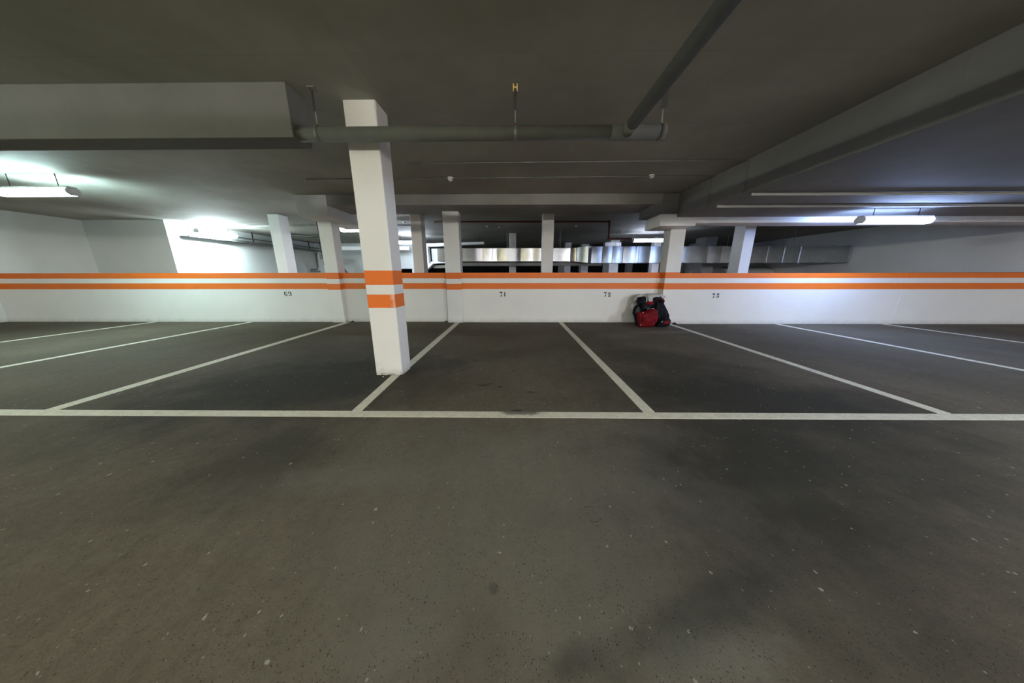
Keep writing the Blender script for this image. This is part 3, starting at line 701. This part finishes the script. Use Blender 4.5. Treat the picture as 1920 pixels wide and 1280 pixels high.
bp = stuffed('base_pocket', [(3.22, 0.0), (3.36, 0.0), (3.46, 0.01), (3.53, 0.07), (3.53, 0.16), (3.45, 0.215), (3.32, 0.20), (3.24, 0.12)], 6.20, 0.15, M['black_cloth'], t, seed=2.2)
stuffed('front_panel', [(3.21, 0.24), (3.40, 0.25), (3.46, 0.33), (3.37, 0.50), (3.28, 0.55), (3.20, 0.50), (3.18, 0.36)], 6.27, 0.08, M['navy_cloth'], t, seed=5.2)
stuffed('red_patch', [(3.34, 0.085), (3.42, 0.075), (3.475, 0.10), (3.465, 0.145), (3.39, 0.15), (3.345, 0.13)], 6.123, 0.03, M['red_cloth'], bp, seed=9.2, rough=0.006)
stuffed('red_patch', [(3.26, 0.585), (3.33, 0.56), (3.385, 0.545), (3.375, 0.595), (3.325, 0.635), (3.28, 0.63)], 6.30, 0.10, M['maroon'], t, seed=3.2, rough=0.01)
stuffed('lid', [(3.11, 0.56), (3.20, 0.60), (3.29, 0.585), (3.31, 0.62), (3.25, 0.665), (3.16, 0.665), (3.105, 0.62)], 6.29, 0.14, M['maroon_black'], t, seed=6.1, rough=0.01)
ribbon('strap', [(3.33, 6.285, 0.54), (3.36, 6.235, 0.46), (3.39, 6.225, 0.38), (3.42, 6.235, 0.28), (3.44, 6.21, 0.20)], 0.022, M['strap'], t)
ribbon('strap', [(3.22, 6.27, 0.56), (3.22, 6.232, 0.48), (3.225, 6.225, 0.38), (3.25, 6.235, 0.28), (3.28, 6.19, 0.18)], 0.022, M['strap'], t)
obj('buckle', B(3.29, 3.312, 6.118, 6.130, 0.115, 0.140), M['reflect'], bp, bevel=0.003)
t = thing('navy_backpack', 'black backpack with grey mesh side at the left of the heap', 'bag', (2.9, 6.45, 0), GB)
stuffed('body', [(2.86, 0.0), (2.95, 0.0), (3.04, 0.0), (3.08, 0.2), (3.05, 0.42), (2.96, 0.50), (2.86, 0.49), (2.795, 0.44), (2.765, 0.36), (2.765, 0.27), (2.80, 0.20), (2.835, 0.10)], 6.44, 0.23, M['navy_cloth'], t, seed=5.0, rough=0.02)
stuffed('mesh_pocket', [(2.785, 0.27), (2.87, 0.28), (2.885, 0.36), (2.86, 0.44), (2.81, 0.425), (2.78, 0.35)], 6.345, 0.08, M['mesh_cloth'], t, seed=1.0, rough=0.006)
ribbon('strap', [(2.90, 6.30, 0.475), (2.93, 6.28, 0.49), (2.965, 6.275, 0.485), (2.985, 6.28, 0.455)], 0.016, M['reflect'], t, axis=Vector((0, 1, 0)))
t = thing('navy_shoulder_bag', 'small navy shoulder bag on top at the left of the heap', 'bag', (2.90, 6.36, 0.5), GB)
stuffed('body', [(2.82, 0.50), (2.92, 0.50), (3.00, 0.505), (3.01, 0.59), (2.985, 0.665), (2.90, 0.665), (2.825, 0.645), (2.80, 0.57)], 6.38, 0.19, M['navy_cloth'], t, seed=3.7, rough=0.014)
stuffed('flap', [(2.83, 0.575), (2.94, 0.575), (2.95, 0.64), (2.90, 0.66), (2.83, 0.645)], 6.32, 0.10, M['black_cloth'], t, seed=8.8, rough=0.006)
ribbon('strap', [(2.968, 6.31, 0.663), (2.972, 6.285, 0.63), (2.972, 6.28, 0.585), (2.965, 6.29, 0.55)], 0.016, M['reflect'], t)
t = thing('printed_pouch', 'dark blue pouch with grey print lying above the red holdall', 'pouch', (2.96, 6.24, 0.4), GB)
stuffed('body', [(2.87, 0.385), (2.95, 0.40), (3.04, 0.43), (3.085, 0.46), (3.04, 0.495), (2.95, 0.51), (2.88, 0.50), (2.855, 0.44)], 6.235, 0.14, M['navy_cloth'], t, seed=2.9, rough=0.012)
bm = bmesh.new()
for a, b, c_, d_ in ((2.895, 2.903, 0.425, 0.485), (2.903, 2.922, 0.425, 0.432), (2.925, 2.985, 0.438, 0.446), (2.99, 3.02, 0.445, 0.452), (2.915, 2.97, 0.462, 0.468)):
    box(bm, a, b, 6.158, 6.166, c_, d_)
obj('grey_print', bm, M['mesh_cloth'], t)
t = thing('red_pouch', 'small bright red pouch wedged in the middle of the heap', 'pouch', (3.04, 6.26, 0.5), GB)
stuffed('body', [(2.975, 0.50), (3.03, 0.475), (3.10, 0.485), (3.125, 0.53), (3.105, 0.575), (3.03, 0.585), (2.975, 0.56)], 6.27, 0.13, M['red_cloth'], t, seed=4.4, rough=0.012)
obj('zipper', tube(bmesh.new(), [(3.0, 6.215, 0.53), (3.05, 6.202, 0.545), (3.10, 6.215, 0.54)], 0.003, 6), M['maroon'], t)
def interp(x, tab):
    for (a, va), (b, vb) in zip(tab, tab[1:]):
        if x <= b: f = (x-a)/(b-a); f = f*f*(3-2*f); return va+(vb-va)*max(0, min(1, f))
    return tab[-1][1]
def sheet():
    bm = bmesh.new(); nu, nv = 80, 40; g = []
    top = [(2.80, 0.56), (2.85, 0.67), (2.92, 0.722), (3.10, 0.735), (3.33, 0.728), (3.40, 0.69), (3.48, 0.655)]
    hem = [(2.80, 0.50), (2.88, 0.655), (2.97, 0.66), (3.01, 0.57), (3.06, 0.565), (3.11, 0.655), (3.28, 0.672), (3.34, 0.635), (3.40, 0.625), (3.48, 0.64)]
    yfr = [(2.80, 6.50), (2.90, 6.46), (2.97, 6.40), (3.01, 6.235), (3.07, 6.225), (3.12, 6.27), (3.30, 6.28), (3.40, 6.33), (3.48, 6.40)]
    for i in range(nu+1):
        x = 2.80+0.68*i/nu; row = []
        zt, zh, yf = interp(x, top), interp(x, hem), interp(x, yfr)
        for j in range(nv+1):
            v = j/nv
            if v < 0.6: y = 6.60+(6.44-6.60)*v/0.6 if x < 3.45 else 6.50+(6.42-6.50)*v/0.6; z = zt-0.03*(1-v/0.6)**2
            else:
                f = (v-0.6)/0.4; y0 = 6.44 if x < 3.45 else 6.42
                y = y0+(min(yf, y0+0.02)-y0)*math.sin(f*math.pi/2); z = zt+(zh-zt)*(1-math.cos(f*math.pi/2))
            if x > 3.44: y = min(y, 6.54)
            q = Vector((x*11, y*11, 1.3))
            z += 0.014*noise.noise(q)+0.009*noise.noise(q*2.7); y += 0.010*noise.noise(q*1.5+Vector((5, 3, 1)))
            row.append(bm.verts.new((x+0.008*noise.noise(q*2), min(y, 6.56 if x > 3.44 else 6.76), z)))
        g.append(row)
    for i in range(nu):
        for j in range(nv): bm.faces.new([g[i][j], g[i+1][j], g[i+1][j+1], g[i][j+1]])
    return bm
t = thing('plastic_carrier_bag', 'crumpled grey-white plastic bag spread over the top of the heap', 'bag', (3.1, 6.45, 0.66), GB)
o = obj('sheet', sheet(), M['film'], t, smooth=True); sm = o.modifiers.new('thick', 'SOLIDIFY'); sm.thickness = 0.006
stuffed('bunched_end', [(3.38, 0.625), (3.44, 0.625), (3.485, 0.645), (3.475, 0.675), (3.42, 0.685), (3.37, 0.67)], 6.44, 0.11, M['film'], t, seed=1.9, rough=0.015)
# bits of rubble at the wall foot
def rubble(x, y, s, mat, label, seed):
    bm = bmesh.new(); bmesh.ops.create_icosphere(bm, subdivisions=2, radius=s)
    for v in bm.verts:
        v.co *= 1+0.5*noise.noise(v.co*30+Vector((seed, 0, 0))); v.co.z *= 0.6
    bmesh.ops.translate(bm, verts=bm.verts, vec=(x, y, s*0.5))
    tag(obj('mortar_lump', bm, mat), label, 'rubble', 'crumbs of mortar on the floor')
rubble(3.80, 6.50, 0.045, M['iron'], 'dark lump of mortar at the wall foot right of the bags', 1)
rubble(-4.10, 6.80, 0.035, M['iron'], 'dark lump of mortar in the corner beside the left wall column', 2)
rubble(-1.73, 6.80, 0.035, M['iron'], 'dark lump of mortar left of the column beside bay 71', 3)
rubble(-1.53, 2.99, 0.010, M['plastic_white'], 'tiny white paint chip in front of the front column', 4)
